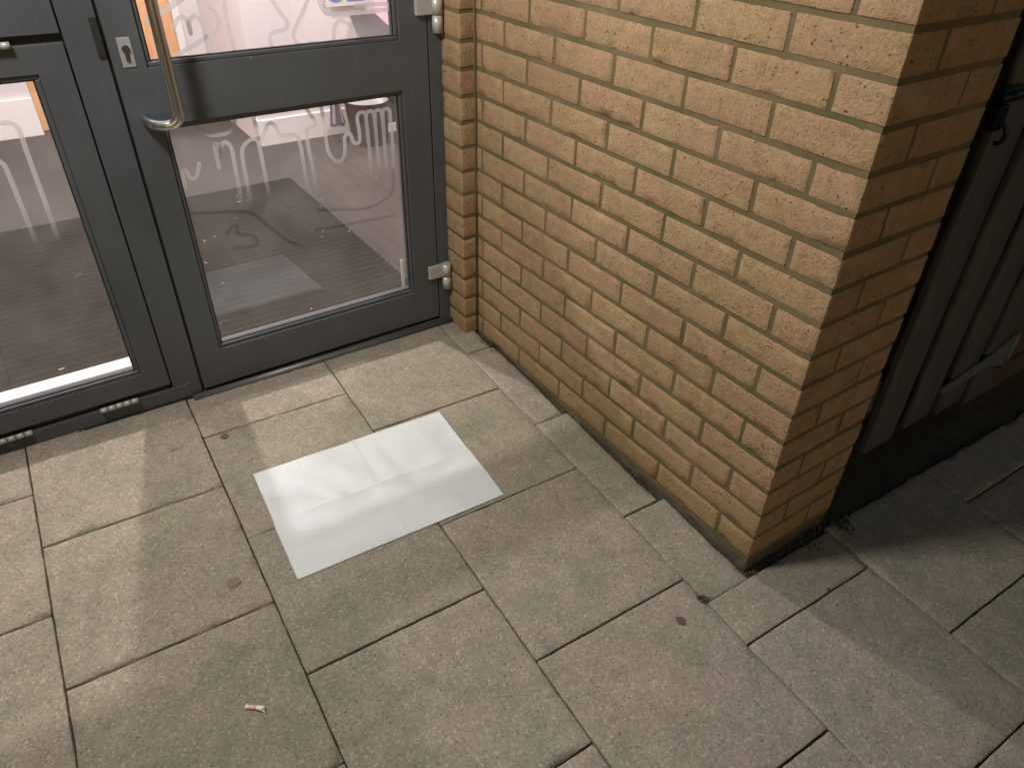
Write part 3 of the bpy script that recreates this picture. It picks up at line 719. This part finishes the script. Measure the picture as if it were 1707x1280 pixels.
# ------------------------------------------------------------ gate
GW = wood_mat('dark_stained_boards', (.034, .031, .030), (.075, .068, .066))
root = thing('wooden_gate', 'dark wooden gate of upright boards right of the brick corner', 'gate', (.8, .03, 0))
for x0, x1, zb in ((.470, .600, .098), (.655, .782, .105), (.838, .966, .078), (1.016, 1.150, .042)):
    bm = NB(); rbox(bm, (x0, .03, zb), (x1, .052, 2.0), r=.003, step=.06, amp=.001, freq=12, seed=x0*9); obj('board', bm, GW, root)
bm = NB(); box(bm, .455, 1.16, .055, .10, .23, .33, .003); obj('rail', bm, GW, root)
bm = NB(); box(bm, .455, 1.16, .055, .10, 1.55, 1.65, .003); obj('rail', bm, GW, root)
GALV = simple('galvanised_steel', (.11, .12, .12), .6, .3, 40, .2)
bm = NB()
vs = [bm.verts.new((x, y, z)) for y in (.0215, .0275) for x, z in ((.775, .196), (.79, .207), (1.05, .236), (1.145, .262), (1.145, .150), (1.05, .188), (.79, .182))]
n = 7; bm.faces.new(vs[:n]); bm.faces.new(vs[n:][::-1])
for k in range(n): bm.faces.new((vs[k], vs[n+k], vs[n+(k+1) % n], vs[(k+1) % n]))
bmesh.ops.recalc_face_normals(bm, faces=bm.faces)
h = obj('strap_hinge', bm, GALV, root)
bm = NB()
bm.free()
for x, z in ((.83, .196), (.93, .204), (1.05, .212)):
    bm = NB(); tube(bm, [(x, .0214, z), (x, .018, z)], .006, 12); obj('bolt', bm, GALV, h)
bm = NB(); tube(bm, [(1.152, .021, .14), (1.152, .021, .27)], .008, 12); obj('hinge_pin', bm, GALV, h)
BLK = simple('black_iron', (.02, .02, .022), .35, .7)
bm = NB(); box(bm, .405, .490, .010, .0295, 1.035, 1.062, .002); box(bm, .40, .435, .004, .03, .985, 1.034, .003)
tube(bm, [(.39, .008, 1.048), (.50, .008, 1.048)], .007, 12)
la = obj('latch', bm, BLK, root)
bm = NB(); tube(bm, smoothpath([(.43, .004, 1.00), (.43, -.008, .985), (.43, -.006, .965), (.43, .006, .96)], 5), .0045, 10); obj('latch_ring', bm, BLK, la)
root = thing('gate_post', 'dark timber post between the brick corner and the gate', 'post', (.38, .08, 0))
bm = NB(); rbox(bm, (.333, .055, -.08), (.440, .15, 2.05), r=.004, step=.08, amp=.001, seed=2); obj('post', bm, GW, root)
bm = NB(); box(bm, .335, 3.2, .30, .34, -.2, 2.3); tag(obj('fence_panel', bm, simple('dark_fence', (.03, .026, .022), .9, 0, 12, .3), origin=(1.5, .32, 0)), 'dark close-boarded fence behind the gate', 'fence')  # one dark brown all over, lightly mottled
bm = NB(); box(bm, .336, 2.6, .006, .299, -.16, -.075); o = obj('sunken_strip', bm, SOIL); tag(o, 'dark strip of soil under the gate', kind='structure')

root = thing('timber_fence', 'dark brown close boarded fence at the right edge beyond the gate', 'fence', (1.2, .10, 0))
FW = wood_mat('brown_stained_timber', (.050, .034, .020), (.085, .060, .036))
for q in range(9):
    bm = NB(); rbox(bm, (1.20+.155*q, .10, -.075), (1.352+.155*q, .12, 2.0), r=.003, step=.07, amp=.001, freq=12, seed=q+20); obj('board', bm, FW, root)
bm = NB(); box(bm, 1.2, 2.6, .121, .16, .2, .3, .003); obj('rail', bm, FW, root)
bm = NB(); box(bm, 1.2, 2.6, .085, .0995, -.09, .02, .002); obj('gravel_board', bm, FW, root)

# ------------------------------------------------------------ paper on the paving
A, B_, D_, E_ = Vector((-.926, .951)), Vector((-.351, .927)), Vector((-.374, .530)), Vector((-.949, .551))
bm = NB(); NXp, NYp = 230, 160; V = {}
for i in range(NXp+1):
    for j in range(NYp+1):
        s, t = i/NXp, j/NYp
        p = (A*(1-s)+B_*s)*(1-t) + (E_*(1-s)+D_*s)*t
        # small steps where the folds meet the edges
        if s > .5: p += Vector((.000, .0022))*(1 if t < .5 else -.4)
        if t > .5: p += Vector((-.0022, 0))*(1 if s < .5 else -.9)
        cx, cy = (s-.5)*.575, (t-.5)*.40
        ridge = .0030*math.exp(-abs(cx)/.0035)*(.35+.65*abs(math.cos(t*2.2))) + .0026*math.exp(-abs(cy)/.0035)*(.4+.6*math.sin(3.1*s)**2)
        tent = .0055*math.exp(-(cx*cx+cy*cy)/.006)
        edge = min(s, 1-s, t, 1-t)
        wob = (.0030*noise.noise(Vector((s*3.2, t*2.6, .3))) + .0012*noise.noise(Vector((s*8, t*6, 4))))*min(1, edge*7)
        lift = .0016*max(0, noise.noise(Vector((s*5, t*5, 9))))
        V[i, j] = bm.verts.new((p.x, p.y, gz(p.x, p.y)+.0026+max(-.0006, ridge*.38+tent*.28+wob*.3)+lift))
for i in range(NXp):
    for j in range(NYp): bm.faces.new((V[i, j], V[i, j+1], V[i+1, j+1], V[i+1, j])).smooth = True
bmesh.ops.solidify(bm, geom=bm.faces[:], thickness=.00025)
PAPER = simple('white_paper', (.86, .89, .90), .95, 0, 300, .01, 0, .1)
tag(obj('paper_sheet', bm, PAPER, origin=(-.65, .74, gz(-.65, .74))), 'large blank white sheet with cross folds lying on the paving before the door', 'paper')

# ------------------------------------------------------------ small litter and marks
root = thing('crumpled_paper_roll', 'tiny torn white and pink paper roll on the slab at lower left', 'litter', (-1.138, .294, gz(-1.138, .294)))
zc = gz(-1.138, .294)+.0045
a0, a1 = Vector((-1.1535, .3075, zc)), Vector((-1.1255, .2845, zc))
dr = a1-a0
bm = NB(); tube(bm, [a0, a0+dr*.1, a0+dr*.22], [.0040, .0047, .0042], 12); obj('end', bm, GLOSSW, root)
bm = NB(); tube(bm, [a0+dr*.22, a0+dr*.4, a0+dr*.62], [.0042, .0037, .0040], 12); obj('band', bm, simple('pink_print', (.74, .47, .40), .7, 0, 90, .2), root)
bm = NB(); tube(bm, [a0+dr*.62, a0+dr*.8, a0+dr*.98, a0+dr*1.03+Vector((-.001, -.003, 0))], [.0040, .0046, .0058, .0048], 12)
tube(bm, [a0+dr*.98, a0+dr*1.02+Vector((-.001, -.006, -.001)), a0+dr*1.1+Vector((-.002, -.008, -.003))], [.0022, .0018, .0012], 8); obj('torn_end', bm, simple('cream_paper', (.80, .74, .66), .8), root)
GUM = simple('dark_gum', (.085, .06, .045), .75, 0, 200, .3)
for i, (x, y, r, lab, ex) in enumerate([(-.943, 1.144, .0115, 'round dark brown spot on the slab by the door post', .85), (-1.081, 1.158, .0115, 'faint brown smear left of the round spot near the door frame', .5),
        (-1.079, .624, .0165, 'faint dark spot on the slab left of the white sheet', .8), (-.240, -.020, .0105, 'ragged dark brown spot on the slab near the brick corner', 1.1), (.141, -.150, .006, 'small black speck on the paving below the brick corner', .6)]):
    bm = NB(); n = 22; vs = []; c = bm.verts.new((x, y, gz(x, y)+.0022))
    for kk in range(n):
        a = 2*math.pi*kk/n; q = r*(1+.28*noise.noise(Vector((math.cos(a)*1.3, math.sin(a)*1.3, i*5)))); X = x+q*math.cos(a); Y = y+q*ex*math.sin(a)
        vs.append((bm.verts.new((X, Y, gz(X, Y)+.0017)), bm.verts.new((x+(X-x)*1.06, y+(Y-y)*1.06, gz(X, Y)-.002))))
    for kk in range(n):
        a, b = vs[kk], vs[(kk+1) % n]; bm.faces.new((c, a[0], b[0])); bm.faces.new((a[0], a[1], b[1], b[0]))
    tag(obj('gum_spot', bm, GUM if i != 2 and i != 1 else simple('faded_stain', (.17, .13, .10), .85, 0, 200, .2), origin=(x, y, gz(x, y))), lab, 'gum spot', 'old gum spots on the paving')
LEAF = simple('dead_leaf', (.05, .032, .02), .85, 0, 60, .4)
def debris(name, label, cat, x, y, n, spread, seed, mat, ln=(.006, .02), up=.6):
    rd = random.Random(seed); bm = NB()
    for _ in range(n):
        a = rd.uniform(0, 6.28); px = x+rd.gauss(0, spread); py = y+rd.gauss(0, spread); z = gz(px, py)+.001
        l = rd.uniform(*ln); d = Vector((math.cos(a), math.sin(a), rd.uniform(0, up)))*l
        q = Vector((px, py, z)); mid = q+d*.5+Vector((0, 0, l*.2))
        tube(bm, [q, mid, q+d], [.0011, .0014, .0004], 5)
        if rd.random() < .5:   # little curled leaf blade
            s = Vector((-math.sin(a), math.cos(a), .2))*l*.3
            f = [bm.verts.new(v) for v in (q+d*.3, mid+s, q+d*1.05+Vector((0, 0, .002)), mid-s+Vector((0, 0, .003)))]
            bm.faces.new(f)
    return tag(obj(name, bm, mat, origin=(x, y, gz(x, y))), label, cat)
debris('leaf_litter', 'clump of dead leaf bits in the inner corner by the brick wall', 'leaf litter', -.010, 1.145, 26, .012, 3, LEAF)
MOSS = simple('green_weed', (.05, .07, .022), .9, 0, 80, .4)
debris('weed', 'small green weed at the foot of the brick corner beside the gate', 'weed', .352, -.03, 60, .014, 5, MOSS, (.005, .016), 1.2)
debris('weed', 'tiny brown weed in the slab joint near the brick corner', 'weed', -.152, -.005, 16, .007, 6, LEAF, (.005, .014))
debris('weed', 'low moss tuft along the shaded foot of the brick corner', 'weed', .235, -.016, 60, .020, 8, MOSS, (.003, .009), 1.0)
# grit and moss filling the gap between slabs and the long wall
rd = random.Random(11); bm = NB()
for _ in range(900):
    t = rd.random()
    if rd.random() < .75: x, y = rd.uniform(-.016, .001), rd.uniform(0, 1.2)
    else: x, y = rd.uniform(0, .33), rd.uniform(-.016, .001)
    r = rd.uniform(.0008, .0030); z = gz(x, y)-.006+rd.uniform(0, .004)
    mtx = Matrix.Translation((x, y, z)) @ Matrix.Rotation(rd.uniform(0, 6), 4, 'Z') @ Matrix.Diagonal((r, r*rd.uniform(.5, 1), r*rd.uniform(.4, .9), 1))
    bmesh.ops.create_icosphere(bm, subdivisions=1, radius=1, matrix=mtx)
tag(obj('grit', bm, simple('grit', (.10, .085, .06), .95, 0, 120, .6)), 'grit and moss in the dark gap along the brick wall', 'grit', kind='stuff')
